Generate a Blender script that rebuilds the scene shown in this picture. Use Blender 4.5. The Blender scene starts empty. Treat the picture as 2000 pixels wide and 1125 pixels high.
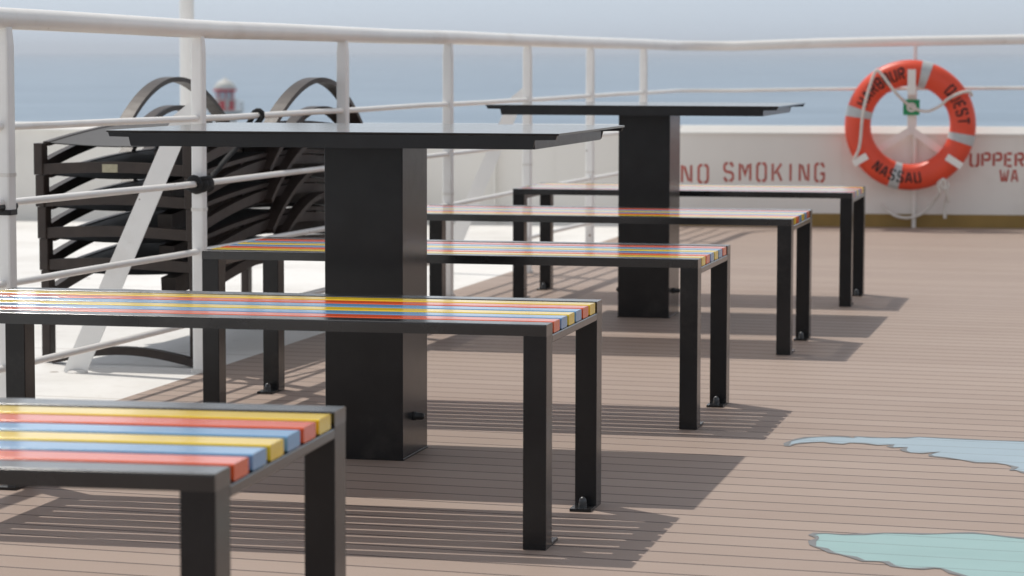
import bpy, math, random
from mathutils import Vector, Matrix, noise
random.seed(7)
S = bpy.context.scene
C = S.collection
PI = math.pi

# ------------------------------------------------------------------ materials
def new_mat(name):
    m = bpy.data.materials.new(name); m.use_nodes = True
    nt = m.node_tree
    return m, nt, nt.nodes['Principled BSDF']

def N(nt, typ, **kw):
    n = nt.nodes.new(typ)
    for k, v in kw.items(): setattr(n, k, v)
    return n

def math_node(nt, op, a=None, b=None):
    n = N(nt, 'ShaderNodeMath', operation=op)
    for i, v in enumerate((a, b)):
        if v is None: continue
        if isinstance(v, (int, float)): n.inputs[i].default_value = v
        else: nt.links.new(v, n.inputs[i])
    return n.outputs[0]

def noise_tex(nt, vec, scale, detail=4, rough=.55):
    n = N(nt, 'ShaderNodeTexNoise')
    n.inputs['Scale'].default_value = scale
    n.inputs['Detail'].default_value = detail
    n.inputs['Roughness'].default_value = rough
    if vec is not None: nt.links.new(vec, n.inputs['Vector'])
    return n.outputs['Fac']

def ramp(nt, fac, stops):
    r = N(nt, 'ShaderNodeValToRGB')
    el = r.color_ramp.elements
    el[0].position, el[0].color = stops[0][0], (*stops[0][1], 1)
    el[1].position, el[1].color = stops[-1][0], (*stops[-1][1], 1)
    for p, c in stops[1:-1]:
        e = el.new(p); e.color = (*c, 1)
    nt.links.new(fac, r.inputs[0])
    return r.outputs[0]

def mix(nt, fac, a, b, blend='MIX'):
    n = N(nt, 'ShaderNodeMix', data_type='RGBA', blend_type=blend)
    if isinstance(fac, (int, float)): n.inputs[0].default_value = fac
    else: nt.links.new(fac, n.inputs[0])
    for i, v in ((6, a), (7, b)):
        if isinstance(v, tuple): n.inputs[i].default_value = (*v, 1)
        else: nt.links.new(v, n.inputs[i])
    return n.outputs[2]

def objco(nt): return N(nt, 'ShaderNodeTexCoord').outputs['Object']

def stretch(nt, vec, sc, rot=(0, 0, 0)):
    m = N(nt, 'ShaderNodeMapping'); m.inputs['Scale'].default_value = sc; m.inputs['Rotation'].default_value = rot
    nt.links.new(vec, m.inputs['Vector']); return m.outputs[0]

def bump(nt, bs, h, strength, dist):
    b = N(nt, 'ShaderNodeBump'); b.inputs['Strength'].default_value = strength; b.inputs['Distance'].default_value = dist
    nt.links.new(h, b.inputs['Height']); nt.links.new(b.outputs[0], bs.inputs['Normal'])

def paint(name, col, rough=.4, var=.12, scale=9, bstr=.15, bdist=.002, bscale=60, dirt=None, dirt_amt=.5, spec=.5, grain=None):
    """painted or coated surface: slight mottling, optional dirt patches, roughness variation, fine bump"""
    m, nt, bs = new_mat(name)
    co = objco(nt)
    f = noise_tex(nt, co, scale)
    lo = tuple(c*(1-var) for c in col); hi = tuple(min(1, c*(1+var*.6)) for c in col)
    c = ramp(nt, f, [(.3, lo), (.7, hi)])
    if dirt:
        d = noise_tex(nt, co, scale*.45, 8, .68)
        mask = ramp(nt, d, [(.56, (0, 0, 0)), (.74, (dirt_amt,)*3)])
        c = mix(nt, mask, c, dirt)
    nt.links.new(c, bs.inputs['Base Color'])
    r = noise_tex(nt, co, scale*2.3, 3)
    rr = N(nt, 'ShaderNodeMapRange'); nt.links.new(r, rr.inputs[0])
    rr.inputs[3].default_value = rough*.85; rr.inputs[4].default_value = rough*1.2
    nt.links.new(rr.outputs[0], bs.inputs['Roughness'])
    bs.inputs['Specular IOR Level'].default_value = spec
    if bstr:
        v = stretch(nt, co, grain) if grain else co
        bump(nt, bs, noise_tex(nt, v, bscale, 3), bstr, bdist)
    return m

M = {}
M['steel'] = paint('anthracite powder coat', (.0185, .0185, .0195), .22, .22, 9, 0, spec=.34, dirt=(.075, .070, .064), dirt_amt=.40)
M['frame_steel'] = paint('anthracite powder coat frame', (.0185, .0185, .0195), .17, .22, 9, 0, spec=.7, dirt=(.07, .066, .06), dirt_amt=.35)
M['table_steel'] = paint('anthracite table coat', (.020, .0195, .0195), .10, .12, 14, 0, spec=.45)
M['red'] = paint('orange red slat', (.78, .092, .012), .12, .08, 6, .03, .0002, 24, grain=(1.5, 12, 12), spec=.5)
M['yellow'] = paint('yellow slat', (.86, .59, .018), .11, .08, 6, .03, .0002, 24, grain=(1.5, 12, 12), spec=.5)
M['blue'] = paint('sky blue slat', (.140, .330, .58), .12, .08, 6, .03, .0002, 24, grain=(1.5, 12, 12), spec=.5)
for k_ in ('red', 'yellow', 'blue'):
    b_ = M[k_].node_tree.nodes['Principled BSDF']; b_.inputs['Coat Weight'].default_value = .0; b_.inputs['Coat Roughness'].default_value = .10
M['white'] = paint('white marine paint', (.90, .885, .85), .33, .05, 5, .35, .0022, 38, dirt=(.50, .42, .33), dirt_amt=.35)
M['white_post'] = paint('white marine paint posts', (.90, .895, .875), .40, .06, 6, .35, .002, 30, dirt=(.50, .45, .38), dirt_amt=.3)
M['weld'] = paint('painted weld bead', (.80, .78, .74), .45, .12, 60, .8, .004, 90, dirt=(.40, .30, .2), dirt_amt=.5)
M['bulwark'] = paint('bulwark paint', (.85, .825, .775), .50, .05, 1.6, .25, .004, 6, dirt=(.55, .49, .42), dirt_amt=.4)
M['cap'] = paint('bulwark cap paint', (.86, .85, .81), .45, .04, 3)
M['ochre'] = paint('ochre deck edge paint', (.31, .195, .048), .55, .2, 5, .3, .003, 30, dirt=(.2, .12, .05))
M['stencil'] = paint('red stencil paint', (.52, .085, .06), .6, .25, 25, 0)
M['nut'] = paint('galvanised nut', (.10, .105, .11), .38, .2, 60, .1, .0005, 200); 
M['nut'].node_tree.nodes['Principled BSDF'].inputs['Metallic'].default_value = .85
M['rubber'] = paint('black rubber', (.012, .012, .013), .5, .2, 40)
M['resin'] = paint('dark brown resin', (.040, .028, .023), .45, .25, 20, .25, .001, 60, grain=(20, 2, 20), spec=.4)
M['rope_black'] = paint('black rope', (.016, .017, .018), .8, .3, 60, 0)
M['rope_white'] = paint('white rope', (.74, .71, .66), .8, .1, 60, 0)
M['ring'] = paint('orange lifebuoy', (.82, .082, .034), .40, .10, 7, .12, .002, 25, dirt=(.45, .07, .03), dirt_amt=.35)
M['reflective'] = paint('reflective tape', (.52, .55, .56), .35, .08, 30)
M['black_ink'] = paint('black lettering', (.014, .013, .013), .6, .2, 40, 0)
M['green'] = paint('green safety sign', (.006, .34, .12), .4, .06, 20, 0)
M['symbol'] = paint('white sign print', (.75, .80, .76), .4, .04, 20, 0)
M['aqua'] = paint('aqua deck paint', (.300, .465, .460), .55, .06, 3.5, .2, .002, 60, dirt=(.36, .46, .47), dirt_amt=.5)
M['pale_blue'] = paint('pale blue deck paint', (.340, .440, .505), .55, .06, 3.5, .2, .002, 60, dirt=(.40, .45, .50), dirt_amt=.5)
def seams(nt, co):
    rot = stretch(nt, co, (1, 1, 1), (0, 0, .31))
    sx = N(nt, 'ShaderNodeSeparateXYZ'); nt.links.new(rot, sx.inputs[0])
    fr = math_node(nt, 'FRACT', math_node(nt, 'MULTIPLY', sx.outputs[1], 1/.111))
    e = math_node(nt, 'MINIMUM', fr, math_node(nt, 'SUBTRACT', 1.0, fr))
    g = N(nt, 'ShaderNodeMapRange', interpolation_type='SMOOTHSTEP'); nt.links.new(e, g.inputs[0])
    g.inputs[1].default_value = .012; g.inputs[2].default_value = .036
    return g.outputs[0], rot
for k_ in ('aqua', 'pale_blue'):
    nt_ = M[k_].node_tree; b_ = nt_.nodes['Principled BSDF']
    src = b_.inputs['Base Color'].links[0].from_socket
    g_, rot_ = seams(nt_, objco(nt_))
    wear = noise_tex(nt_, stretch(nt_, rot_, (14, 60, 1)), 3, 8, .75)
    worn = mix(nt_, ramp(nt_, wear, [(.60, (0, 0, 0)), (.72, (.55,)*3)]), src, (.40, .36, .33))
    dark = mix(nt_, .55, worn, (.12, .15, .16))
    nt_.links.new(mix(nt_, g_, dark, worn), b_.inputs['Base Color'])
M['outline'] = paint('grey outline paint', (.20, .205, .21), .6, .15, 30, 0)
M['lh_white'] = paint('lighthouse white', (.62, .62, .58), .6, .08, .6)
M['lh_red'] = paint('lighthouse red', (.68, .010, .030), .5, .1, .6)
M['lh_glass'] = paint('lantern glass', (.52, .58, .63), .1, .05, .6, 0)
M['rock'] = paint('breakwater rock', (.16, .15, .14), .9, .4, .5, 1, .3, 1.2)
M['label_tag'] = paint('label plate', (.42, .38, .26), .4, .15, 60)

def deck_material():
    m, nt, bs = new_mat('composite decking')
    co = objco(nt)
    rot = stretch(nt, co, (1, 1, 1), (0, 0, .31))       # boards run along local x of this rotated frame
    sx = N(nt, 'ShaderNodeSeparateXYZ'); nt.links.new(rot, sx.inputs[0])
    v = math_node(nt, 'MULTIPLY', sx.outputs[1], 1/.111)
    fl = math_node(nt, 'FLOOR', v); fr = math_node(nt, 'FRACT', v)
    edge = math_node(nt, 'MINIMUM', fr, math_node(nt, 'SUBTRACT', 1.0, fr))   # 0 at the seam
    g = N(nt, 'ShaderNodeMapRange', interpolation_type='SMOOTHSTEP'); nt.links.new(edge, g.inputs[0])
    g.inputs[1].default_value = .024; g.inputs[2].default_value = .046
    wn = N(nt, 'ShaderNodeTexWhiteNoise', noise_dimensions='1D'); nt.links.new(fl, wn.inputs['W'])
    streak = noise_tex(nt, stretch(nt, rot, (1.4, 42, 1)), 3, 5, .62)
    broad = noise_tex(nt, co, 1.3, 6, .6)
    speck = noise_tex(nt, stretch(nt, rot, (60, 160, 1)), 3, 3, .7)
    c = ramp(nt, streak, [(.25, (.366, .278, .228)), (.75, (.405, .312, .257))])
    c = mix(nt, .36, c, ramp(nt, wn.outputs[0], [(0, (.30, .225, .185)), (1, (.44, .35, .295))]))
    c = mix(nt, ramp(nt, broad, [(.42, (0, 0, 0)), (.72, (.40,)*3)]), c, (.43, .345, .300))
    c = mix(nt, ramp(nt, broad, [(.25, (.35,)*3), (.42, (0, 0, 0))]), c, (.30, .225, .185))
    c = mix(nt, .10, c, ramp(nt, speck, [(.3, (.2, .15, .12)), (.7, (.55, .45, .38))]))
    # a few darker scuffs
    sc = noise_tex(nt, stretch(nt, rot, (2.2, 9, 1)), 1.7, 9, .74)
    c = mix(nt, ramp(nt, sc, [(.62, (0, 0, 0)), (.74, (.38,)*3)]), c, (.24, .185, .155))
    c = mix(nt, g.outputs[0], (.088, .068, .062), c)
    nt.links.new(c, bs.inputs['Base Color'])
    bs.inputs['Roughness'].default_value = .62
    bs.inputs['Specular IOR Level'].default_value = .35
    h = math_node(nt, 'ADD', math_node(nt, 'MULTIPLY', g.outputs[0], 1.0), math_node(nt, 'MULTIPLY', streak, .12))
    bump(nt, bs, h, .5, .003)
    return m
M['deck'] = deck_material()

def white_deck_material():
    m, nt, bs = new_mat('white deck paint')
    co = objco(nt)
    b = noise_tex(nt, co, 1.1, 8, .65); s = noise_tex(nt, co, 14, 6, .7)
    c = ramp(nt, b, [(.30, (.70, .68, .64)), (.55, (.86, .85, .82))])
    c = mix(nt, ramp(nt, s, [(.56, (0, 0, 0)), (.76, (.45,)*3)]), c, (.50, .46, .40))
    rot = stretch(nt, co, (1, 1, 1), (0, 0, .28))
    sx = N(nt, 'ShaderNodeSeparateXYZ'); nt.links.new(rot, sx.inputs[0])
    fr = math_node(nt, 'FRACT', math_node(nt, 'MULTIPLY', sx.outputs[1], 1/1.2))
    e = math_node(nt, 'MINIMUM', fr, math_node(nt, 'SUBTRACT', 1.0, fr))
    g = N(nt, 'ShaderNodeMapRange'); nt.links.new(e, g.inputs[0]); g.inputs[1].default_value = 0; g.inputs[2].default_value = .012
    c = mix(nt, g.outputs[0], (.60, .57, .53), c)
    nt.links.new(c, bs.inputs['Base Color']); bs.inputs['Roughness'].default_value = .55
    bump(nt, bs, s, .3, .003)
    return m
M['white_deck'] = white_deck_material()

for k_, sc_ in (('white', 34), ('white_post', 30), ('white_deck', 11)):
    nt_ = M[k_].node_tree; b_ = nt_.nodes['Principled BSDF']; src = b_.inputs['Base Color'].links[0].from_socket
    sp_ = noise_tex(nt_, objco(nt_), sc_, 2, .4)
    nt_.links.new(mix(nt_, ramp(nt_, sp_, [(.755, (0, 0, 0)), (.775, (.8,)*3)]), src, (.20, .13, .09)), b_.inputs['Base Color'])

def fabric_material():
    m, nt, bs = new_mat('sling mesh fabric')
    co = objco(nt)
    a = noise_tex(nt, stretch(nt, co, (250, 8, 8)), 3, 2); b = noise_tex(nt, stretch(nt, co, (8, 250, 8)), 3, 2)
    f = math_node(nt, 'MULTIPLY', math_node(nt, 'ADD', a, b), .5)
    nt.links.new(ramp(nt, f, [(.3, (.035, .034, .034)), (.7, (.085, .083, .082))]), bs.inputs['Base Color'])
    bs.inputs['Roughness'].default_value = .6
    bump(nt, bs, f, .4, .001)
    return m
M['fabric'] = fabric_material()

def sea_material():
    m, nt, bs = new_mat('sea water')
    co = objco(nt)
    big = noise_tex(nt, stretch(nt, co, (.012, .045, 1), (0, 0, .1)), 1, 9, .68)
    w = noise_tex(nt, stretch(nt, co, (.10, .22, 1), (0, 0, .35)), 1, 10, .62)
    c = ramp(nt, big, [(.35, (.055, .125, .205)), (.65, (.19, .285, .375))])
    nt.links.new(c, bs.inputs['Base Color'])
    bs.inputs['Roughness'].default_value = .33
    bs.inputs['IOR'].default_value = 1.33
    bump(nt, bs, w, .5, 1.0)
    return m
M['sea'] = sea_material()

# ------------------------------------------------------------------ mesh helpers
class MB:
    def __init__(s): s.v = []; s.f = []; s.sm = []
    def add(s, verts, faces, smooth=False):
        o = len(s.v); s.v += [tuple(p) for p in verts]
        s.f += [tuple(i+o for i in fc) for fc in faces]; s.sm += [smooth]*len(faces)
    def box(s, x0, x1, y0, y1, z0, z1):
        s.add([(x0,y0,z0),(x1,y0,z0),(x1,y1,z0),(x0,y1,z0),(x0,y0,z1),(x1,y0,z1),(x1,y1,z1),(x0,y1,z1)],
              [(3,2,1,0),(4,5,6,7),(0,1,5,4),(1,2,6,5),(2,3,7,6),(3,0,4,7)])
    def prism(s, poly, axis, a, b, smooth=False):
        """extrude a CCW polygon; axis 'z': poly=(x,y); 'x': poly=(y,z); 'y': poly=(z,x).  smooth may list the edges to shade smooth"""
        n = len(poly)
        def P(p, t):
            if axis == 'z': return (p[0], p[1], t)
            if axis == 'x': return (t, p[0], p[1])
            return (p[1], t, p[0])
        vs = [P(p, a) for p in poly] + [P(p, b) for p in poly]
        o = len(s.v); s.add(vs, [(i, (i+1) % n, n+(i+1) % n, n+i) for i in range(n)], False)
        for i in range(n):
            s.sm[len(s.sm)-n+i] = (i in smooth) if isinstance(smooth, (set, list)) else bool(smooth)
        s.add(vs, [tuple(range(n-1, -1, -1)), tuple(range(n, 2*n))])
    def rbar(s, axis, c, w, h, a, b, r=.004):
        """bar of rounded rectangular section; c=(centre of section), w,h its sides in the axis' polygon order"""
        poly = []; sm = set(); K = 6
        for (sx, sy, a0) in ((1,1,0),(-1,1,90),(-1,-1,180),(1,-1,270)):
            for k in range(K):
                if k < K-1: sm.add(len(poly))
                t = math.radians(a0 + 90*k/(K-1))
                poly.append((c[0]+sx*(w/2-r)+r*math.cos(t), c[1]+sy*(h/2-r)+r*math.sin(t)))
        s.prism(poly, axis, a, b, sm)
    def tube(s, path, r, seg=14, caps=True, closed=False, ry=None):
        """round tube along a path of points; r may be a list"""
        pts = [Vector(p) for p in path]; n = len(pts); rings = []
        up = None
        for i in range(n):
            if closed: d = pts[(i+1) % n]-pts[i-1]
            else: d = pts[min(i+1, n-1)]-pts[max(i-1, 0)]
            d.normalize()
            if up is None:
                up = Vector((0,0,1)) if abs(d.z) < .9 else Vector((1,0,0))
            u = d.cross(up).normalized(); up = u.cross(d).normalized()
            rr = r[i] if isinstance(r, (list, tuple)) else r
            rings.append([pts[i] + u*rr*math.cos(2*PI*k/seg) + up*(ry or rr)*math.sin(2*PI*k/seg) for k in range(seg)])
        vs = [p for rg in rings for p in rg]
        fs = []
        for i in range(n if closed else n-1):
            j = (i+1) % n
            for k in range(seg):
                l = (k+1) % seg
                fs.append((i*seg+k, j*seg+k, j*seg+l, i*seg+l))
        s.add(vs, fs, True)
        if caps and not closed:
            s.add(rings[0], [tuple(range(seg))]); s.add(rings[-1], [tuple(range(seg-1, -1, -1))])
    def strip(s, path, width, thick, wdir):
        """flat band along path (list of 3-D points): width along wdir, thickness perpendicular to it"""
        pts = [Vector(p) for p in path]; w = Vector(wdir).normalized(); vs = []
        for i, p in enumerate(pts):
            d = (pts[min(i+1, len(pts)-1)]-pts[max(i-1, 0)]).normalized()
            t = w.cross(d).normalized()
            for a, b in ((-1,-1),(1,-1),(1,1),(-1,1)):
                vs.append(p + w*(a*width/2) + t*(b*thick/2))
        n = len(pts); fs = []
        for i in range(n-1):
            for k in range(4):
                l = (k+1) % 4
                fs.append((i*4+k, i*4+l, (i+1)*4+l, (i+1)*4+k))
        s.add(vs, fs + [(3,2,1,0), tuple((n-1)*4+k for k in range(4))])
    def lathe(s, prof, seg=24, c=(0,0,0), smooth=True):
        n = len(prof); vs = []
        for r, z in prof:
            vs += [(c[0]+r*math.cos(2*PI*k/seg), c[1]+r*math.sin(2*PI*k/seg), c[2]+z) for k in range(seg)]
        s.add(vs, [(i*seg+k, i*seg+(k+1) % seg, (i+1)*seg+(k+1) % seg, (i+1)*seg+k) for i in range(n-1) for k in range(seg)], smooth)
    def build(s, name, mat, parent=None, loc=None):
        me = bpy.data.meshes.new(name); me.from_pydata(s.v, [], s.f)
        me.polygons.foreach_set('use_smooth', s.sm)
        me.materials.append(M[mat]); me.update()
        o = bpy.data.objects.new(name, me); C.objects.link(o)
        if parent: o.parent = parent
        if loc: o.location = loc
        return o

def recalc(o):
    import bmesh
    b = bmesh.new(); b.from_mesh(o.data); bmesh.ops.recalc_face_normals(b, faces=b.faces); b.to_mesh(o.data); b.free()
    return o

def tag(o, label, cat, group=None):
    o['label'] = label; o['category'] = cat
    if group: o['group'] = group
    return o
def thing(name, label, cat, loc=(0,0,0), rz=0, group=None):
    o = bpy.data.objects.new(name, None); C.objects.link(o)
    o.location = loc; o.rotation_euler = (0,0,rz); o.empty_display_size = .1
    return tag(o, label, cat, group)
def copy_tree(o, parent=None):
    c = o.copy(); C.objects.link(c)
    if parent: c.parent = parent
    for ch in list(o.children): copy_tree(ch, c)
    return c

# ------------------------------------------------------------------ stencil lettering
def _o(w=.62):
    return [[(.25,0),(.1,0),(0,.13),(0,.87),(.1,1),(.25,1)], [(w-.25,1),(w-.1,1),(w,.87),(w,.13),(w-.1,0),(w-.25,0)]]
GL = {
 'N': (.62, [[(0,0),(0,1)], [(.155,.93),(.465,.07)], [(.62,0),(.62,1)]]),
 'O': (.62, _o()),
 'Q': (.62, _o()+[[(.42,.22),(.52,.10)]]),
 'S': (.62, [[(.62,.80),(.52,1),(.37,1)], [(.25,1),(.1,1),(0,.88),(0,.65),(.1,.53),(.5,.47),(.62,.36),(.62,.12),(.52,0),(.37,0)], [(.25,0),(.1,0),(0,.20)]]),
 'M': (.76, [[(0,0),(0,1)], [(.155,.93),(.38,.36),(.605,.93)], [(.76,0),(.76,1)]]),
 'K': (.62, [[(0,0),(0,1)], [(.15,.42),(.62,1)], [(.37,.52),(.64,0)]]),
 'I': (.34, [[(.17,0),(.17,1)]]),
 'G': (.62, [[(.62,.80),(.52,1),(.37,1)], [(.25,1),(.1,1),(0,.88),(0,.12),(.1,0),(.25,0)], [(.37,0),(.52,0),(.62,.12),(.62,.44),(.36,.44)]]),
 'U': (.62, [[(0,1),(0,.12),(.1,0),(.25,0)], [(.37,0),(.52,0),(.62,.12),(.62,1)]]),
 'P': (.60, [[(0,0),(0,1)], [(.15,1),(.5,1),(.6,.9),(.6,.58),(.5,.48),(.15,.48)]]),
 'R': (.62, [[(0,0),(0,1)], [(.15,1),(.5,1),(.6,.9),(.6,.60),(.5,.50),(.15,.50)], [(.36,.36),(.62,0)]]),
 'E': (.52, [[(0,0),(0,1)], [(.15,1),(.54,1)], [(.15,.5),(.45,.5)], [(.15,0),(.54,0)]]),
 'W': (.88, [[(0,1),(.2,.0)], [(.31,.0),(.44,.75),(.57,.0)], [(.68,.0),(.88,1)]]),
 'A': (.66, [[(0,0),(.26,1)], [(.40,1),(.66,0)], [(.22,.3),(.44,.3)]]),
 'H': (.62, [[(0,0),(0,1)], [(.15,.5),(.47,.5)], [(.62,0),(.62,1)]]),
 'B': (.60, [[(0,0),(0,1)], [(.15,1),(.48,1),(.58,.9),(.58,.65),(.5,.58)], [(.15,0),(.5,0),(.62,.1),(.62,.38),(.52,.48),(.15,.48)]]),
 'T': (.62, [[(0,1),(.62,1)], [(.31,.86),(.31,0)]]),
}
def ribbon(pl, t):
    """quads of a mitred flat ribbon in the glyph plane"""
    P = [Vector((x, y)) for x, y in pl]; n = len(P); L = []; R = []
    for i in range(n):
        a = (P[i]-P[i-1]).normalized() if i else (P[1]-P[0]).normalized()
        b = (P[i+1]-P[i]).normalized() if i < n-1 else a
        m = Vector((-(a.y+b.y), a.x+b.x)).normalized()
        k = t/2/max(.45, m.dot(Vector((-a.y, a.x))))
        L.append(P[i]+m*k); R.append(P[i]-m*k)
    return [(R[i], R[i+1], L[i+1], L[i]) for i in range(n-1)]
def text_quads(word, t=.15, gap=.32):
    """list of (letter index, x offset, width, quads)"""
    x = 0; out = []
    for ch in word:
        if ch == ' ': x += .62; continue
        w, st = GL[ch]
        out.append((ch, x, w, [q for pl in st for q in ribbon(pl, t)]))
        x += w+gap
    return out, x-gap

def flat_text(mb, word, x0, x1, z0, h, y, t=.15, gap=.32):
    """lettering on a plane facing -y: from x0 to x1, base z0, height h"""
    g, W = text_quads(word, t, gap); sx = (x1-x0)/W
    for ch, ox, w, qs in g:
        for q in qs:
            mb.add([(x0+(ox+p.x)*sx, y, z0+p.y*h) for p in q], [(0,1,2,3)])

# ------------------------------------------------------------------ ground of the place
TH = -.2212
BDIR = Vector((.228, .974)).normalized()
def border(y): return -1.12 + (y-7.807)*.2341
WALLO = Vector((.9923, 16.128)); PHI = -.1164
def wall_y(x): return WALLO.y + (x-WALLO.x)*math.tan(PHI)

mb = MB()
def slab(mb, poly, z0, z1):
    n = len(poly)
    mb.add([(x,y,z1) for x,y in poly]+[(x,y,z0) for x,y in poly],
           [tuple(range(n)), tuple(range(2*n-1, n-1, -1))]+[(n+i, n+(i+1)%n, (i+1)%n, i) for i in range(n)])
xb = border(16.15)
slab(mb, [(border(-6),-6),(9,-6),(9,wall_y(9)),(xb,wall_y(xb))], -.9, 0)
deck = mb.build('deck', 'deck'); deck['kind'] = 'structure'
mb = MB()
slab(mb, [(-9,-6),(border(-6),-6),(xb,wall_y(xb)),(-9,wall_y(-9))], -.9, 0)
wd = mb.build('white_deck', 'white_deck'); wd['kind'] = 'structure'
# ship's side below the deck
mb = MB(); mb.prism([(-9,-6),(9,-6),(9,wall_y(9)+.02),(-9,wall_y(-9)+.02)], 'z', -16, -.91)
hull = mb.build('hull', 'white'); hull['kind'] = 'structure'
# sea
mb = MB(); SEA = -15
rad = [0, 60, 200, 600, 2000, 5000, 9000, 14000]
vs = [(0,0,0)]; fs = []; seg = 96
for r in rad[1:]: vs += [(r*math.cos(2*PI*k/seg), r*math.sin(2*PI*k/seg), 0) for k in range(seg)]
fs += [(0, 1+k, 1+(k+1)%seg) for k in range(seg)]
for i in range(len(rad)-2):
    a, b = 1+i*seg, 1+(i+1)*seg
    fs += [(a+k, b+k, b+(k+1)%seg, a+(k+1)%seg) for k in range(seg)]
mb.add(vs, fs)
sea = mb.build('sea', 'sea', loc=(0,0,SEA)); sea.rotation_euler = (.0030, -.0016, 0)   # the ship lies a little down by the stern; sea['kind'] = 'structure'

# painted map shapes on the deck (parts of the deck surface)
FAR = [(0.692,6.877),(0.699,6.923),(0.711,6.961),(0.733,7.002),(0.762,7.035),(0.794,7.045),(0.839,7.052),(0.865,7.046),(0.88,7.027),(0.892,7.053),(0.926,7.037),(0.969,7.028),(0.983,7.035),(1.013,7.029),(1.051,7.048),(1.101,7.03),(1.163,7.008),(1.225,6.987),(1.31,6.969),(1.432,6.927),(1.533,6.798),(1.505,6.58),(1.399,6.284),(1.31,6.232),(1.251,6.334),(1.211,6.439),(1.199,6.471),(1.187,6.471),(1.206,6.521),(1.193,6.562),(1.169,6.59),(1.125,6.598),(1.098,6.637),(1.067,6.674),(1.033,6.702),(1.032,6.732),(1.062,6.776),(1.016,6.752),(0.988,6.763),(0.979,6.79),(0.979,6.82),(0.995,6.857),(0.959,6.85),(0.952,6.871),(0.968,6.905),(0.925,6.895),(0.894,6.926),(0.86,6.935),(0.84,6.913),(0.816,6.925),(0.793,6.95),(0.766,6.943),(0.738,6.93),(0.714,6.908),(0.699,6.874)]
NEAR = [(0.614,5.573),(0.626,5.594),(0.647,5.594),(0.681,5.58),(0.723,5.584),(0.767,5.599),(0.809,5.596),(0.843,5.59),(0.879,5.592),(0.915,5.601),(0.951,5.603),(0.982,5.583),(1.013,5.559),(1.044,5.54),(1.115,5.456),(1.155,5.324),(1.129,5.128),(1.046,4.961),(0.962,4.928),(0.914,5.008),(0.878,5.074),(0.853,5.133),(0.838,5.159),(0.825,5.203),(0.812,5.211),(0.786,5.202),(0.76,5.207),(0.735,5.228),(0.727,5.273),(0.711,5.279),(0.685,5.282),(0.67,5.322),(0.65,5.35),(0.632,5.374),(0.623,5.416),(0.607,5.441),(0.605,5.46),(0.608,5.499),(0.623,5.533),(0.621,5.559)]
from mathutils.geometry import tessellate_polygon
for pts, mat, lab in ((FAR, 'pale_blue', 'pale blue map shape with grey outline painted on the deck'), (NEAR, 'aqua', 'aqua green map shape with grey outline painted on the deck')):
    P = [Vector((x,y,0)) for x,y in pts]
    mb = MB(); tr = tessellate_polygon([P])
    mb.add([(p.x,p.y,.0006) for p in P], [tuple(t) for t in tr])
    o = recalc(mb.build('painted_shape', mat, deck)); o['label'] = lab
    mb = MB(); n = len(P); vs = []
    for i in range(n):
        a = (P[i]-P[i-1]).normalized(); b = (P[(i+1)%n]-P[i]).normalized()
        m = Vector((-(a.y+b.y), a.x+b.x, 0))
        if m.length < .3: m = Vector((-a.y, a.x, 0))
        m.normalize(); w = .0062*(1+.5*math.sin(i*2.1))
        vs += [P[i]+m*w, P[i]-m*w]
    for v in vs: v.z = .0012
    mb.add(vs, [(2*i, 2*i+1, 2*((i+1)%n)+1, 2*((i+1)%n)) for i in range(n)])
    recalc(mb.build('painted_outline', 'outline', o))

# ------------------------------------------------------------------ benches
H, L, D, LW, LY = .45, 1.3666, .5956, .0473, .0598
RH = .0232            # height of the long frame tubes
ST = .0225            # slat thickness
def acorn(mb, x, y, z, s=1):
    hexa = [(.0095*s*math.cos(PI/3*k), .0095*s*math.sin(PI/3*k)) for k in range(6)]
    mb.prism([(x+a, y+b) for a, b in hexa], 'z', z, z+.008*s)
    prof = [(.0085*s, .008*s)]+[(.0085*s*math.cos(t), .008*s+.004*s+.0105*s*math.sin(t)) for t in [i*PI/2/7 for i in range(8)]]
    mb.lathe(prof, 16, (x, y, z))
ORDER = ['red', 'blue', 'yellow', 'blue', 'red', 'yellow']
def make_bench(label):
    t = thing('bench', label, 'bench', group='striped metal benches in a row across the deck')
    # frame: two long tubes and two low end rails (inside the legs)
    mb = MB()
    for sy in (-1, 1):
        y0 = sy*(D/2-LY/2); r = .003
        poly = [(y0+LY/2-r+r*math.cos(math.radians(18*k)), H-r+r*math.sin(math.radians(18*k))) for k in range(6)]
        poly += [(y0-LY/2+r+r*math.cos(math.radians(90+18*k)), H-r+r*math.sin(math.radians(90+18*k))) for k in range(6)]
        mb.prism(poly+[(y0-LY/2, H-RH), (y0+LY/2, H-RH)], 'x', -L/2, L/2, {0,1,2,3,4,6,7,8,9,10})
    for sx in (-1, 1):
        x0 = sx*(L/2-LW/2)
        mb.rbar('y', (H-ST-.002-.0085, x0), .017, LW, -(D/2-LY), D/2-LY, .003)
    mb.build('frame', 'frame_steel', t)
    for sx in (-1, 1):
        for sy in (-1, 1):
            mb = MB(); cx, cy = sx*(L/2-LW/2), sy*(D/2-LY/2)
            mb.rbar('z', (cx, cy), LW, LY, 0, H-RH, .002)
            leg = mb.build('leg', 'steel', t)
            mb = MB(); y0, y1 = sorted((sy*(D/2-LY-.001), sy*(D/2-LY-.062)))
            mb.rbar('z', (cx, (y0+y1)/2), LW, y1-y0, .0005, .0065, .003)
            mb.build('foot_plate', 'steel', leg)
            mb = MB(); acorn(mb, cx, (y0+y1)/2, .0065); mb.build('acorn_nut', 'nut', leg)
    gap = .0168; w = (D-2*LY-7*gap)/6
    for k, c in enumerate(ORDER):
        y = -(D/2-LY) + gap + w/2 + k*(w+gap)
        mb = MB(); mb.rbar('x', (y, H-ST/2-.0004), w, ST, -L/2+.001, L/2-.001, .0034)
        o = mb.build('slat', c, t); o['label'] = {'red':'orange red slat','blue':'sky blue slat','yellow':'yellow slat'}[c]
    return t
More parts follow.
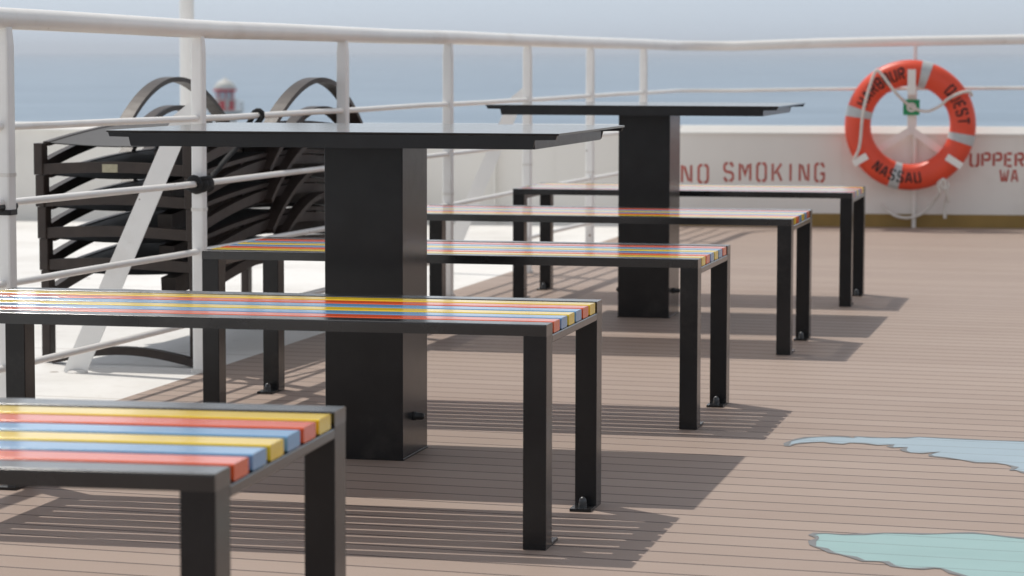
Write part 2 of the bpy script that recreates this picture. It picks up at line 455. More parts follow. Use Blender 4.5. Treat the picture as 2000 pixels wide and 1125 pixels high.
BP = [(-.9847,3.8974),(-.5348,5.8291),(-.1141,7.6179),(.3168,9.4531),(.7336,11.2415)]
DTH = [.0429, .0038, -.0008, -.001, .0062]
FLIP = [0, 0, 1, 1, 0]
BL = ['nearest striped bench, cut off by the lower left corner of the photo',
      'second nearest striped bench, in front of the near table',
      'third striped bench from the front, just behind the near table',
      'fourth striped bench from the front, just before the far table',
      'farthest striped bench, nearest the NO SMOKING wall']
b0 = make_bench(BL[0])
for i in range(5):
    b = b0 if i == 0 else copy_tree(b0)
    b['label'] = BL[i]
    b.scale = (1, 1.168, 1) if i == 0 else (1, 1, 1)          # the nearest bench is the wider model
    b.location = (*BP[i], 0); b.rotation_euler = (0, 0, TH+DTH[i]+(PI if FLIP[i] else 0))

# ------------------------------------------------------------------ tables
CW, CD, TW, TD, TZ = .1957, .2384, 1.0847, .8287, .8039
def make_table(label):
    t = thing('pedestal_table', label, 'table', group='dark metal pedestal tables between the benches')
    mb = MB(); mb.rbar('z', (0, 0), CW, CD, .004, TZ-.036, .003)
    ped = mb.build('pedestal', 'steel', t)
    mb = MB(); mb.rbar('z', (0, 0), CW+.004, CD+.004, 0, .004, .003); mb.build('base_plate', 'table_steel', t)
    for sx in (-1, 1):
        mb = MB(); x = sx*CW/2
        pr = [(.011, 0), (.011, .006), (.009, .006), (.009, .020), (.006, .025), (0, .026)]
        seg = 16; vs = []
        for r, d in pr: vs += [(x+sx*d, -.01+r*math.cos(2*PI*k/seg), .096+r*math.sin(2*PI*k/seg)) for k in range(seg)]
        mb.add(vs, [(i*seg+k, i*seg+(k+1)%seg, (i+1)*seg+(k+1)%seg, (i+1)*seg+k) for i in range(len(pr)-1) for k in range(seg)], True)
        recalc(mb.build('bolt', 'rubber', ped))
    mb = MB(); mb.rbar('x', (0, TZ-.0025), TD, .005, -TW/2, TW/2, .0022)
    top = mb.build('table_top', 'table_steel', t)
    IN = .056
    # turned-down lips all round: thin at the corners, deep aprons between them
    for sy in (-1, 1):
        y0 = sy*(TD/2-.0035)
        mb = MB()
        poly = [(-TW/2+.004, TZ-.0052), (-TW/2+.007, TZ-.0145), (-TW/2+IN-.001, TZ-.0155), (-TW/2+IN+.003, TZ-.033), (-TW/2+IN+.007, TZ-.0365),
                (TW/2-IN-.007, TZ-.0365), (TW/2-IN-.003, TZ-.033), (TW/2-IN+.001, TZ-.0155), (TW/2-.007, TZ-.0145), (TW/2-.004, TZ-.0052)]
        n = len(poly)
        vs = [(x, y0-.003, z) for x, z in poly]+[(x, y0+.003, z) for x, z in poly]
        mb.add(vs, [tuple(range(n)), tuple(range(2*n-1, n-1, -1))]+[(i, n+i, n+(i+1)%n, (i+1)%n) for i in range(n)])
        recalc(mb.build('apron', 'steel', t))
    for sx in (-1, 1):
        x0 = sx*(TW/2-IN-.004)
        mb = MB()
        poly = [(-TD/2+.010, TZ-.0052), (-TD/2+.010, TZ-.0365), (TD/2-.030, TZ-.0365), (TD/2-.022, TZ-.030), (TD/2-.020, TZ-.0052)]
        n = len(poly)
        vs = [(x0-.003, y, z) for y, z in poly]+[(x0+.003, y, z) for y, z in poly]
        mb.add(vs, [tuple(range(n)), tuple(range(2*n-1, n-1, -1))]+[(i, n+i, n+(i+1)%n, (i+1)%n) for i in range(n)])
        recalc(mb.build('apron', 'steel', t))
    return t
t0 = make_table('dark metal pedestal table in front, between second and third bench')
t0.location = (-.3332, 6.7469, 0); t0.rotation_euler = (0, 0, TH)
t1 = copy_tree(t0); t1['label'] = 'dark metal pedestal table farther back, between fourth and fifth bench'
t1.location = (.5209, 10.4404, 0)

# ------------------------------------------------------------------ railing
R0 = Vector((-.967, 8.49)); RD = Vector((.25, .968)).normalized(); PSI = math.atan2(RD.y, RD.x)
def rp(t, z, off=0):
    p = R0 + RD*t + Vector((RD.y, -RD.x))*off
    return (p.x, p.y, z)
E = Vector((math.cos(PHI), math.sin(PHI)))
def wp(x, z, off=0):                       # point on the bulwark line (x along it, off towards the benches)
    p = WALLO + E*x + Vector((E.y, -E.x))*off
    return (p.x, p.y, z)
rail = thing('deck_railing', 'long white tubular railing with square posts that turns along the stern bulwark', 'railing')
TC = 7.80
def bend_path(z0, z1, zr, inset=.3):
    """straight run, quarter bend at the corner, then the run over the bulwark"""
    path = [rp(t, z0+(z1-z0)*(t+2.9)/(TC+2.9)) for t in [-2.9+.45*k for k in range(23)] if t < TC-inset-.05]
    A = Vector(rp(TC-inset, z1)); B = Vector(rp(TC, z1)); Cc = Vector(wp(inset, z1))
    B = Vector(wp(0.0, z1, .02)); B.z = z1
    for k in range(9):
        u = k/8; path.append(tuple(A*(1-u)**2+B*2*u*(1-u)+Cc*u*u))
    for k in range(1, 10):
        x = inset + k*.5; path.append(wp(x, z1+(zr-z1)*x/2.03, .02))
    return path
def lift(x, y): return .020*max(0, -((x-R0.x)*RD.x+(y-R0.y)*RD.y))/2.9     # the near end runs slightly higher
def wob(path, a, s):
    path = [(x, y, z+lift(x, y)) for x, y, z in path]
    return [(x+a*noise.noise((x*1.3+s, y*1.3, z)), y, z+a*noise.noise((x*1.1, y*1.1+s, z+5))) for x, y, z in path]
mb = MB(); mb.tube(wob(bend_path(1.066, 1.050, 1.090), .003, 1), .0282, 20); mb.build('top_rail', 'white', rail)
mb = MB(); mb.tube(wob(bend_path(.784, .789, .812), .004, 3), .0100, 12); mb.build('rail', 'white', rail)
for z, s in ((.586, 5), (.377, 7), (.158, 9)):
    mb = MB(); mb.tube(wob([rp(-2.9+.45*k, z) for k in range(24)]+[rp(TC-.05, z)], .004, s), .0100, 12); mb.build('rail', 'white', rail)
PT = [-2.8, -1.40, 0, 1.437, 2.82, 4.14, 5.42, 6.72]
ux, uy = Vector((RD.x, RD.y, 0)), Vector((RD.y, -RD.x, 0))
def frame_prism(mb, c, w, d, z0, z1, taper=None):
    """square post in the railing's frame; taper = (z, scale) narrows its top"""
    lev = [(z0, 1), (taper[0], 1), (z1, taper[1])] if taper else [(z0, 1), (z1, 1)]
    vs = []
    r = .006
    prof = []
    for (sx, sy, a0) in ((1,1,0),(-1,1,90),(-1,-1,180),(1,-1,270)):
        for k in range(3):
            a = math.radians(a0+45*k); prof.append((sx*(w/2-r)+r*math.cos(a), sy*(d/2-r)+r*math.sin(a)))
    n = len(prof)
    for z, s in lev:
        vs += [Vector((c[0], c[1], z)) + ux*p*s + uy*q*s for p, q in prof]
    fs = [(l*n+i, (l+1)*n+i, (l+1)*n+(i+1)%n, l*n+(i+1)%n) for l in range(len(lev)-1) for i in range(n)]
    mb.add(vs, fs+[tuple(range(n)), tuple(range(len(lev)*n-1, (len(lev)-1)*n-1, -1))])
for i, t in enumerate(PT):
    zt = 1.048-.0015*(t+2.9)+.020*max(0, -t)/2.9
    mb = MB(); w_ = .045 if t == -1.40 else .039; frame_prism(mb, rp(t, 0)[:2], w_, w_, 0, zt+.004, (zt-.05, .80))
    po = recalc(mb.build('post', 'white_post', rail))
    zw = {0: .502, -1.40: .665, 1.437: .50}.get(t, .45+.06*math.sin(3*i))
    mb = MB(); frame_prism(mb, rp(t, 0)[:2], .0425+(.006 if t == -1.40 else 0), .0425+(.006 if t == -1.40 else 0), zw, zw+.010); recalc(mb.build('weld_bead', 'weld', po))
    mb = MB(); frame_prism(mb, rp(t, 0)[:2], .050, .050, .0005, .012); recalc(mb.build('foot_weld', 'weld', po))
# flat bar struts leaning out onto the white deck, at every third post
for t in (PT[2], PT[5]):
    mb = MB(); p = Vector(rp(t, 0)); top = Vector((p.x-.030, p.y, .835)); bot = Vector((p.x-.392, p.y-.018, -.004))
    d = (top-bot).normalized(); side = Vector((d.z, 0, -d.x)).normalized(); th = Vector((0, 1, 0))
    vs = []
    for q, ww in ((bot, .034), (top, .030)):
        for a, b in ((-1,-1),(1,-1),(1,1),(-1,1)): vs.append(q+side*a*ww+th*b*.007+(Vector((0,0,-.004)) if q is bot else d*(.058*a)))
    mb.add(vs, [(3,2,1,0),(4,5,6,7),(0,1,5,4),(1,2,6,5),(2,3,7,6),(3,0,4,7)])
    o = recalc(mb.build('strut', 'white_post', rail))
    mb = MB(); mb.lathe([(.034,0),(.030,.006),(.018,.010)], 18, (bot.x+.012, bot.y, .0008)); mb.build('weld_bead', 'weld', o)
# stanchions of the run over the bulwark
for x in (1.349, 3.05):
    mb = MB(); mb.tube([wp(x, .58, .02), wp(x, 1.050+.0197*x-.01, .02)], .0125, 14); mb.build('post', 'white_post', rail)

# ------------------------------------------------------------------ bulwark
bul = thing('bulwark', 'low white steel bulwark with ochre foot and red stencilled warnings across the stern', 'wall', (WALLO.x, WALLO.y, 0), PHI)
XL, XR = -9.6, 7.6
mb = MB(); mb.box(XL, XR, 0, .012, 0, .5405); mb.build('plating', 'bulwark', bul)
mb = MB(); mb.prism([(-.014,.536), (.085,.536), (.085,.586), (.030,.586), (-.014,.546)], 'x', XL, XR); recalc(mb.build('cap_rail', 'cap', bul))
mb = MB(); mb.box(-.16, XR, -.006, -.0005, 0, .076); o = mb.build('foot_strip', 'ochre', bul)
for x in (-1.10,):
    mb = MB(); mb.box(x-.006, x+.006, -.05, -.0005, .0, .535)
    mb.build('stiffener', 'bulwark', bul)
for x in (-4.4, -2.75):
    mb = MB(); mb.prism([(-.001,0),(-.001,.53),(-.04,.53),(-.30,0)], 'x', x-.006, x+.006); recalc(mb.build('stiffener', 'bulwark', bul))
mb = MB(); mb.prism([(-.001,0),(-.001,.53),(-.04,.53),(-.30,0)], 'x', -1.66, -1.648); recalc(mb.build('stiffener', 'bulwark', bul))
mb = MB(); mb.tube([(1.353,-.024,.0),(1.353,-.024,.536)], .0125, 14); o = mb.build('stiffener', 'bulwark', bul); o['label'] = 'vertical white pipe behind the life ring'
for x in (-.75, .93, 2.5):
    mb = MB(); mb.box(x-.004, x+.004, -.0022, -.0006, .08, .535); mb.build('plate_seam', 'bulwark', bul)
for word, x0, x1, z0, h, t, g in (('NO', .004, .155, .253, .100, .15, .50), ('SMOKING', .252, .831, .265, .100, .15, .50),
                                  ('UPPER', 1.675, 1.976, .360, .072, .20, .34), ('WA', 1.845, 1.945, .270, .068, .19, .34)):
    mb = MB(); flat_text(mb, word, x0, x1, z0, h, -.002, t, g)
    o = recalc(mb.build('lettering', 'stencil', bul)); o['label'] = 'red stencilled word ' + word

# ------------------------------------------------------------------ life ring, its holder, sign, line
RX, RZ, RO = 1.322, .597, -.13
RR, RA = .300, .075
ring = thing('life_ring', 'orange life ring with silver bands and black lettering hung on the stern rail', 'life ring', wp(RX, RZ, -RO), PHI)
def tor(r, a, a0, a1, nu, nv, closed):
    vs = []; nn = nu if closed else nu+1
    for i in range(nn):
        u = a0+(a1-a0)*i/nu
        for k in range(nv):
            v = 2*PI*k/nv
            rr = r+a*math.cos(v); vs.append((rr*math.cos(u), -a*.86*math.sin(v), rr*math.sin(u)))
    fs = []
    for i in range(nu):
        j = (i+1) % nn
        for k in range(nv): fs.append((i*nv+k, j*nv+k, j*nv+(k+1)%nv, i*nv+(k+1)%nv))
    return vs, fs
mb = MB(); mb.add(*tor(RR, RA, 0, 2*PI, 72, 24, True), True); recalc(mb.build('ring_body', 'ring', ring))
for deg in (75, 167, -14, 255):
    mb = MB(); a = math.radians(deg); mb.add(*tor(RR, RA+.0022, a-.085, a+.085, 6, 24, False), True)
    recalc(mb.build('reflective_band', 'reflective', ring))
def ring_text(word, a0, a1, inward, h, mat='black_ink'):
    mb = MB(); g, W = text_quads(word, .20, .40)
    for ch, ox, w, qs in g:
        for q in [(q[0].lerp(q[1],i/5), q[0].lerp(q[1],(i+1)/5), q[3].lerp(q[2],(i+1)/5), q[3].lerp(q[2],i/5)) for q in qs for i in range(5)]:
            vs = []
            for p in q:
                ang = math.radians(a0+(a1-a0)*(ox+p.x)/W)
                rr = RR + (h*(p.y-.5))*(-1 if inward else 1)
                y = -(.86*math.sqrt(max(0, RA*RA-(rr-RR)**2))+.0035)
                vs.append((rr*math.cos(ang), y, rr*math.sin(ang)))
            mb.add(vs, [(0,1,2,3)])
    return recalc(mb.build('lettering', mat, ring))
ring_text('HARBOUR', 157, 98, False, .062)
ring_text('QUEST', 45, 2, False, .062)
ring_text('NASSAU', 229, 281, True, .058)
def px(x, y): return ((x-1782)/347, (245-y)/347)      # offsets measured across the ring, in metres
def ring_path(pts):
    out = []
    for x, y, d in pts: u, v = px(x, y); out.append((u, -d, v))
    return out
def smooth(path, k=6):
    P = [Vector(p) for p in path]; out = []
    for i in range(len(P)-1):
        a, b, c, d = P[max(i-1,0)], P[i], P[i+1], P[min(i+2,len(P)-1)]
        for s in range(k):
            t = s/k
            out.append(.5*((2*b)+(c-a)*t+(2*a-5*b+4*c-d)*t*t+(3*b-a-3*c+d)*t**3))
    out.append(P[-1]); return out
mb = MB()
mb.tube(smooth(ring_path([(1672,312,.075),(1682,285,.09),(1688,220,.085),(1700,170,.09),(1712,138,.085),(1722,142,.09),(1750,178,.085),(1770,198,.02),(1790,212,.02),(1815,217,.03),(1838,207,.06),(1855,192,.085),(1880,180,.09),(1897,178,.07),(1902,186,.03)])), .0085, 10)
mb.build('grab_line', 'rope_white', ring)
# lashings where the line is tied to the ring
for (x, y) in ((1716,137),(1896,180)):
    u, v = px(x, y); a = math.atan2(v, u)
    mb = MB(); mb.add(*tor(RR, RA+.004, a-.03, a+.03, 3, 20, False), True); recalc(mb.build('lashing', 'ring', ring))
hang = thing('rope', 'loose white rope tied to the foot of the life ring, hanging in a loop', 'rope', wp(RX, 0, .06), PHI)
mb = MB()
def pz(x, y, d=0): u, v = px(x, y); return (u, -d, v+RZ)
mb.tube(smooth([pz(1845,352,.10),(pz(1838,362,.12)),pz(1842,378,.12),pz(1830,398,.05),pz(1812,420,.03),pz(1785,431,.03),pz(1760,429,.03),pz(1740,418,.0),pz(1728,405,-.02)]), .0085, 10)
mb.build('loop', 'rope_white', hang)
mb = MB(); mb.tube(smooth([pz(1846,350,.10),pz(1858,362,.12),pz(1852,372,.13),pz(1843,360,.14),pz(1849,352,.14),pz(1855,378,.12),pz(1860,398,.08)]), .008, 10); mb.build('knot', 'rope_white', hang)
mb = MB(); mb.tube([pz(1857,388,.03),pz(1853,410,.025),pz(1854,432,.025)], .0095, 10); mb.build('rope_end', 'rope_white', hang)
hold = thing('ring_holder', 'white forked metal bracket that carries the life ring', 'bracket', wp(RX, RZ, -RO), PHI)
def hp(x, y, d): u, v = px(x, y); return Vector((u, -d, v))
def flatbar(name, a, b, w, th, parent):
    mb = MB(); d = (b-a).normalized(); s_ = Vector((d.z, 0, -d.x)); t_ = Vector((0,1,0)); vs = []
    for q in (a, b):
        for i, j in ((-1,-1),(1,-1),(1,1),(-1,1)): vs.append(q+s_*i*w/2+t_*j*th/2)
    mb.add(vs, [(3,2,1,0),(4,5,6,7),(0,1,5,4),(1,2,6,5),(2,3,7,6),(3,0,4,7)])
    return recalc(mb.build(name, 'white', parent))
flatbar('upright', hp(1785,130,-.085), hp(1785,262,-.085), .046, .012, hold)
flatbar('arm', hp(1783,256,-.072), hp(1702,306,-.072), .042, .012, hold)
flatbar('arm', hp(1786,256,-.0845), hp(1858,306,-.0845), .042, .012, hold)
mb = MB()
for (a, b) in (((1783,137),(1783,182)),): pass
flatbar('hook', hp(1783,134,.072), hp(1783,184,.066), .046, .010, hold)
flatbar('hook', hp(1670,322,.070), hp(1697,306,.072), .040, .010, hold)
flatbar('hook', hp(1854,307,.072), hp(1884,326,.070), .040, .010, hold)
sign = thing('safety_sign', 'small square green sign with white life ring symbol on the holder', 'sign', wp(RX, RZ, -RO), PHI)
u, v = px(1784.5, 210)
mb = MB(); mb.box(u-.047, u+.047, .060, .063, v-.045, v+.045); mb.build('panel', 'green', sign)
mb = MB(); n = 28; vs = []
for k in range(n):
    a = 2*PI*k/n
    vs += [(u+.028*math.cos(a), .058, v+.028*math.sin(a)), (u+.013*math.cos(a), .058, v+.013*math.sin(a))]
mb.add(vs, [(2*k, 2*((k+1)%n), 2*((k+1)%n)+1, 2*k+1) for k in range(n)])
mb.add([(u-.038,.0575,v+.030),(u-.032,.0575,v+.037),(u-.010,.0575,v+.016),(u-.016,.0575,v+.010)], [(0,1,2,3)])
recalc(mb.build('symbol', 'symbol', sign))

# ------------------------------------------------------------------ black rope and tape on the railing
rope = thing('rope', 'black rope lashed round the railing post and hooked over the second rail', 'rope')
mb = MB(); p = Vector(rp(0, .585)); pts = []
for k in range(0, 150):
    a = 2*PI*k/15; x = -.045+.115*k/150
    c = .0185 if abs(x) > .024 else .031
    pts.append(p+ux*x+uy*(c*math.cos(a))+Vector((0,0,(.0185+.004*math.sin(k*.31))*math.sin(a))))
mb.tube(pts, .0088, 8)
pts = []
for k in range(0, 60):
    a = 2*PI*k/20; r = .0335
    pts.append(p+ux*(r*math.cos(a))+uy*(r*math.sin(a))+Vector((0,0,-.012+.010*k/20+.008*math.sin(a))))
mb.tube(pts, .0085, 8); mb.build('knot', 'rope_black', rope)
a = Vector(rp(.05, .605, .02)); b = Vector(rp(.52, .770, .012))
def twisted(path, r, tw):
    mb = MB(); P = [Vector(q) for q in path]
    for s in range(3):
        out = []
        L_ = 0
        for i, q in enumerate(P):
            if i: L_ += (q-P[i-1]).length
            d = (P[min(i+1,len(P)-1)]-P[max(i-1,0)]).normalized(); w = d.cross(Vector((0,.3,1))).normalized(); x = w.cross(d)
            t = L_*tw+s*2*PI/3; out.append(q+(w*math.cos(t)+x*math.sin(t))*r*.55)
        mb.tube(out, r*.6, 6)
    return mb
line = [a+(b-a)*(k/60) for k in range(61)]
hook = [b+Vector((0,0,0)), Vector(rp(.533,.784,.0165)), Vector(rp(.537,.796,.012)), Vector(rp(.538,.8015,.001)), Vector(rp(.536,.795,-.013)), Vector(rp(.525,.780,-.0165)), Vector(rp(.49,.768,-.010)), Vector(rp(.45,.762,0))]
twisted(line[:-1]+list(smooth(hook, 8)), .0085, 240).build('line', 'rope_black', rope)
mb = MB(); frame_prism(mb, rp(-1.40, 0)[:2], .050, .050, .566, .580); mb.tube([rp(-1.46, .5865), rp(-1.345, .5865)], .0118, 12)
tag(recalc(mb.build('black_tape', 'rubber')), 'black tape wrapped round post and third rail at the left edge', 'tape')

# ------------------------------------------------------------------ stacked sun loungers
LWD, LLEN, PITCH, LEG = .535, 1.90, .1005, .100
def rise(y):                                     # curve of the side rails above the leg tops
    u = y/LLEN
    return .056*math.sin(PI*min(1, u*1.02))**.9 if u < .99 else 0
def arm_path(x):
    pts = []
    for k in range(25):
        u = k/24; y = .68+1.08*u
        z = LEG-.06 + .255*math.sin(PI*(.04+.92*u))**.75
        pts.append((x+.010*math.sin(PI*u)*(1 if x > 0 else -1), y, z))
    return pts
def make_lounger(label, leg_drop=0):
    t = thing('sun_lounger', label, 'sun lounger', group='dark brown sun loungers stacked behind the railing')
    hw = LWD/2
    for sx in (-1, 1):
        for y in (.025, LLEN-.025):
            mb = MB(); mb.rbar('z', (sx*(hw-.015), y), .030, .046, -leg_drop, LEG, .004); mb.build('leg', 'resin', t)
        path = [(sx*(hw-.020), .048+(LLEN-.096)*k/28, .022+(LEG+.022-.022)*math.sin(PI*(.02+.96*k/28))**.85) for k in range(29)]
        mb = MB(); mb.strip(path, .026, .032, (1,0,0)); recalc(mb.build('side_rail', 'resin', t))
        path = [(sx*(hw-.026), .045+(LLEN-.09)*k/28, LEG-.008+rise(.045+(LLEN-.09)*k/28)) for k in range(29)]
        mb = MB(); mb.strip(path, .022, .014, (1,0,0)); recalc(mb.build('sling_rail', 'resin', t))
        mb = MB(); mb.strip(arm_path(sx*(hw-.005)), .046, .017, (1,0,0)); recalc(mb.build('armrest', 'resin', t))
    for y in (.025, LLEN-.025):
        mb = MB(); pts = []
        for k in range(13):
            u = k/12; pts.append((-hw+.012+(LWD-.024)*u, y, .016+.010*math.sin(PI*u)))
        mb.strip(pts, .030, .034, (0,1,0)); recalc(mb.build('crossbar', 'resin', t))
    for y in (.55, .92, 1.30):
        mb = MB(); mb.rbar('x', (y, LEG-.024+rise(y)), .03, .014, -hw+.035, hw-.035, .003); mb.build('crossbar', 'resin', t)
    mb = MB(); mb.strip([(.13, .10+(LLEN-.20)*k/24, LEG-.062+rise(.10+(LLEN-.20)*k/24)) for k in range(25)], .05, .058, (1,0,0)); recalc(mb.build('gap_blocker', 'resin', t))  # added beam below the sling: blocks the view through so the gaps look dark
    mb = MB(); nx, ny = 8, 30; vs = []; fs = []
    for j in range(ny+1):
        y = .045+(LLEN-.09)*j/ny
        for i in range(nx+1):
            u = i/nx; x = (-hw+.036)+(LWD-.072)*u
            vs.append((x, y, LEG-.004+rise(y)-.010*math.sin(PI*u)))
    k0 = len(vs); vs += [(x, y, z-.003) for x, y, z in vs]
    for j in range(ny):
        for i in range(nx):
            a = j*(nx+1)+i; b = a+1; c = b+nx+1; d = a+nx+1
            fs += [(a,b,c,d), (k0+d,k0+c,k0+b,k0+a)]
    mb.add(vs, fs, True); mb.build('sling', 'fabric', t)
    return t
lf = Vector((-1.2665, 8.685)); LT = PSI-PI/2
LL = ['bottom sun lounger of the stack, standing on the white deck', 'second sun lounger from the bottom of the stack',
      'middle sun lounger of the stack of five', 'second sun lounger from the top of the stack', 'topmost sun lounger of the stack, its arched armrests against the sea']
BASE = .697-LEG-4*PITCH
first = None; stack = []
for i in range(5):
    if i == 0:
        l = make_lounger(LL[0], BASE)
        mb = MB(); mb.strip([(-LWD/2+.05+.49*k/16, -.02, .004+.034*math.sin(PI*k/16)) for k in range(17)], .03, .026, (0,1,0)); recalc(mb.build('foot_bar', 'resin', l, (0,0,-BASE+.010)))
    elif i == 1: l = first = make_lounger(LL[1])
    else: l = copy_tree(first)
    l['label'] = LL[i]
    sh = .0045*(4-i)*Vector((math.cos(LT), math.sin(LT)))
    l.location = (lf.x+sh.x, lf.y+sh.y+.004*(4-i), BASE+i*PITCH+.0012*i); l.rotation_euler = (0,0,LT)
    stack.append(l)
for i, x in ((0, .03), (4, -.035)):
    mb = MB(); mb.box(x, x+.052, .0085, .0095, .010, .036); mb.build('label_plate', 'label_tag', stack[i])

# ------------------------------------------------------------------ flagpole by the stern, lighthouse out at sea
mb = MB(); mb.tube([(0,0,0),(0,0,2.0),(0,0,4.5)], [.044,.042,.036], 20)
pole = thing('flagpole', 'tall white pole standing behind the left railing post', 'pole', (-1.905, 16.15, 0))
mb.build('pole', 'white', pole)
mb = MB(); mb.lathe([(.0001,.02),(.09,.02),(.09,.0005)], 20); mb.build('base_flange', 'white', pole)

LD = 330.0
k = LD/5368.2
lh = thing('lighthouse', 'small red and white lighthouse with white dome out on the sea', 'lighthouse', ((440-1000)*k, LD, SEA))
def zy(y): return .9726-(y-113.7)*k-SEA
def part(name, mat, prof, seg=28):
    mb = MB(); mb.lathe([(r*k, zy(y)) for r, y in prof], seg); return mb.build(name, mat, lh)
part('dome', 'lh_white', [(.3,150),(1.8,152),(4,155),(10,158),(15,161),(19,166),(22,171),(22,174)])
part('dome_rim', 'lh_red', [(22,174),(23,174.2),(22.5,178),(17,178)])
part('lantern', 'lh_glass', [(16,178),(16,193)])
for j in range(8):
    a = 2*PI*j/8+.2
    mb = MB(); mb.tube([(17*k*math.cos(a), 17*k*math.sin(a), zy(178)), (17*k*math.cos(a), 17*k*math.sin(a), zy(193))], .9*k, 8); mb.build('lantern_bar', 'lh_red', lh)
part('gallery_floor', 'lh_white', [(17,193),(26,193),(26,195),(20,195)])
part('watch_room', 'lh_red', [(20,195),(20,214)])
for j, a in enumerate((-2.35, -1.25, .0, 1.2, 2.6)):
    mb = MB(); vs = []
    for s in range(5):
        t = a-.17+.34*s/4
        for y in (193.5, 211): vs.append((20.6*k*math.cos(t), 20.6*k*math.sin(t), zy(y)))
    mb.add(vs, [(2*s, 2*s+1, 2*s+3, 2*s+2) for s in range(4)]); mb.build('window_panel', 'lh_white', lh)
part('balcony', 'lh_white', [(20,214),(36,214),(37,217),(30,222),(22,226)])
for j in range(14):
    a = 2*PI*j/14
    mb = MB(); mb.tube([(35*k*math.cos(a), 35*k*math.sin(a), zy(214)), (35*k*math.cos(a), 35*k*math.sin(a), zy(198))], .7*k, 6); mb.build('baluster', 'lh_red' if j in (8, 9) else 'lh_white', lh)
for y in (198, 206):
    mb = MB(); mb.tube([(35*k*math.cos(2*PI*j/28), 35*k*math.sin(2*PI*j/28), zy(y)) for j in range(28)], .7*k, 6, closed=True); mb.build('handrail', 'lh_white', lh)
part('tower', 'lh_white', [(22,222),(24,260),(27,300),(27.2,300.1)]); part('tower_band', 'lh_red', [(27,300),(29,330)]); part('tower_foot', 'lh_white', [(29,330),(31,352)])
mb = MB(); nr, ns = 7, 40; vs = [(0,0,2.6)]
for i in range(1, nr+1):
    r = 9.0*i/nr
    for j in range(ns):
        a = 2*PI*j/ns; h = 2.6*(1-(i/nr)**2.2)+.7*noise.noise((r*math.cos(a)*.5, r*math.sin(a)*.5, 3)) - (.8 if i == nr else 0)
        vs.append((r*1.5*math.cos(a), r*math.sin(a), h))
fs = [(0, 1+j, 1+(j+1)%ns) for j in range(ns)]
for i in range(nr-1): fs += [(1+i*ns+j, 1+(i+1)*ns+j, 1+(i+1)*ns+(j+1)%ns, 1+i*ns+(j+1)%ns) for j in range(ns)]
mb.add(vs, fs); rk = recalc(mb.build('rock_islet', 'rock', loc=(lh.location.x, LD, SEA))); rk['kind'] = 'structure'

# ------------------------------------------------------------------ sea haze
hz = bpy.data.materials.new('sea haze'); hz.use_nodes = True; hn = hz.node_tree
hn.nodes.remove(hn.nodes['Principled BSDF'])
pv = hn.nodes.new('ShaderNodeVolumePrincipled'); pv.inputs['Color'].default_value = (.86, .92, 1, 1); pv.inputs['Density'].default_value = 1.3e-4; pv.inputs['Anisotropy'].default_value = .3
hn.links.new(pv.outputs[0], hn.nodes['Material Output'].inputs['Volume']); M['haze'] = hz
mb = MB(); mb.box(-14200, 14200, -14200, 14200, -62, 60); haze = mb.build('haze', 'haze'); haze['kind'] = 'stuff'
# ------------------------------------------------------------------ light
SD = Vector((-.360, .415, 1)).normalized()
world = bpy.data.worlds.new('World'); S.world = world; world.use_nodes = True
nt = world.node_tree; bg = nt.nodes['Background']
sky = nt.nodes.new('ShaderNodeTexSky'); sky.sky_type = 'NISHITA'; sky.sun_disc = False
sky.sun_elevation = math.asin(SD.z); sky.sun_rotation = math.atan2(SD.x, SD.y)
sky.altitude = 0; sky.air_density = 1.0; sky.dust_density = .6; sky.ozone_density = 2.0
# thin bright haze veil over the blue sky: bluish at the horizon, neutral white overhead
geo = nt.nodes.new('ShaderNodeTexCoord'); sep = nt.nodes.new('ShaderNodeSeparateXYZ')
nt.links.new(geo.outputs['Generated'], sep.inputs[0])
veil = ramp(nt, sep.outputs[2], [(0, (6.4, 7.75, 9.8)), (.03, (7.0, 8.2, 10.0)), (.075, (12.6, 13.0, 13.6)), (.23, (12.4, 12.8, 13.4)), (.34, (6.8, 7.0, 7.4)), (.6, (5.7, 5.6, 5.6)), (1, (4.2, 4.05, 3.9))])
cl = noise_tex(nt, stretch(nt, geo.outputs['Generated'], (1.2, 1.2, 4)), 2.2, 6, .6)
fac = N(nt, 'ShaderNodeMapRange'); nt.links.new(cl, fac.inputs[0])
fac.inputs[1].default_value = .3; fac.inputs[2].default_value = .7; fac.inputs[3].default_value = .70; fac.inputs[4].default_value = .80
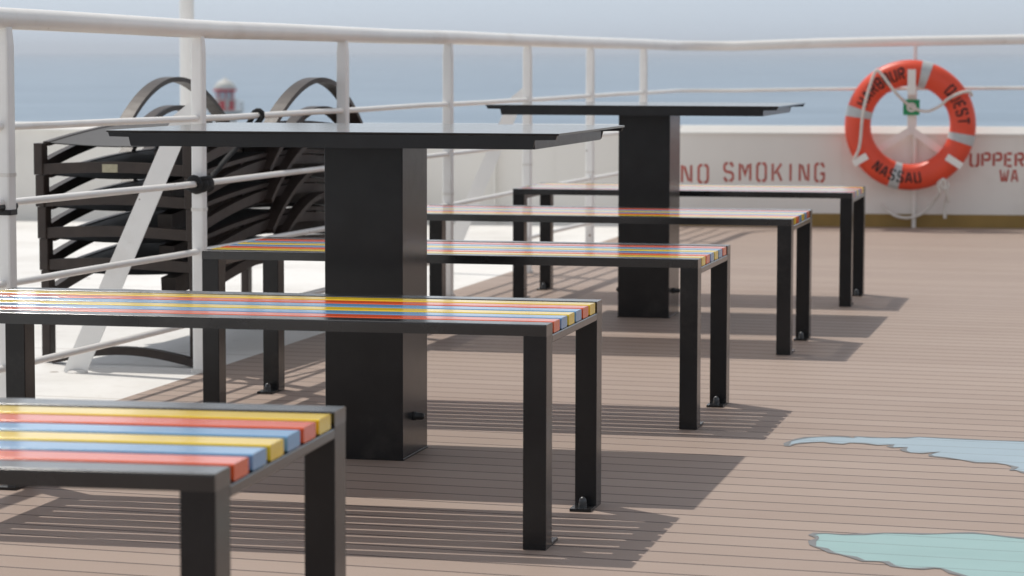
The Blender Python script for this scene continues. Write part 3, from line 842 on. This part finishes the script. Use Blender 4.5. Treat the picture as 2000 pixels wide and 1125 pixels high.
# bright aureole of the haze round the sun
dt = N(nt, 'ShaderNodeVectorMath', operation='DOT_PRODUCT'); nt.links.new(geo.outputs['Generated'], dt.inputs[0]); dt.inputs[1].default_value = SD
au = math_node(nt, 'MAXIMUM', dt.outputs['Value'], 0.0)
gain = math_node(nt, 'ADD', math_node(nt, 'MULTIPLY', au, .58), .60)
vs_ = N(nt, 'ShaderNodeVectorMath', operation='SCALE'); nt.links.new(veil, vs_.inputs[0]); nt.links.new(gain, vs_.inputs['Scale'])
nt.links.new(mix(nt, fac.outputs[0], sky.outputs[0], vs_.outputs[0]), bg.inputs[0]); bg.inputs[1].default_value = .10
ld = bpy.data.lights.new('sun', 'SUN'); ld.energy = 2.4; ld.angle = math.radians(.53); ld.color = (1, .945, .865)
sun = bpy.data.objects.new('sun', ld); C.objects.link(sun)
sun.rotation_euler = SD.to_track_quat('Z', 'Y').to_euler(); sun.location = (-3, 5, 8)

# ------------------------------------------------------------------ camera
pitch, roll = .0832, -.0020
fwd = Vector((0, math.cos(pitch), -math.sin(pitch))); up = Vector((0, math.sin(pitch), math.cos(pitch))); right = Vector((1, 0, 0))
cr, sr = math.cos(roll), math.sin(roll)
r2 = right*cr - up*sr; u2 = right*sr + up*cr
mat = Matrix(((r2.x, u2.x, -fwd.x, 0), (r2.y, u2.y, -fwd.y, 0), (r2.z, u2.z, -fwd.z, .9726), (0, 0, 0, 1)))
cd = bpy.data.cameras.new('camera'); cam = bpy.data.objects.new('camera', cd); C.objects.link(cam)
cam.matrix_world = mat
cd.sensor_width = 36; cd.lens = 5368.2/2000*36; cd.clip_start = .05; cd.clip_end = 80000
cd.dof.use_dof = True; cd.dof.focus_distance = 6.3; cd.dof.aperture_fstop = 8
S.camera = cam
S.view_settings.view_transform = 'Standard'; S.view_settings.look = 'None'; S.view_settings.gamma = 1
S.view_settings.exposure = .13
S.cycles.use_denoising = True
S.cycles.max_bounces = 8; S.cycles.diffuse_bounces = 4; S.cycles.glossy_bounces = 4
S.render.engine = 'CYCLES'
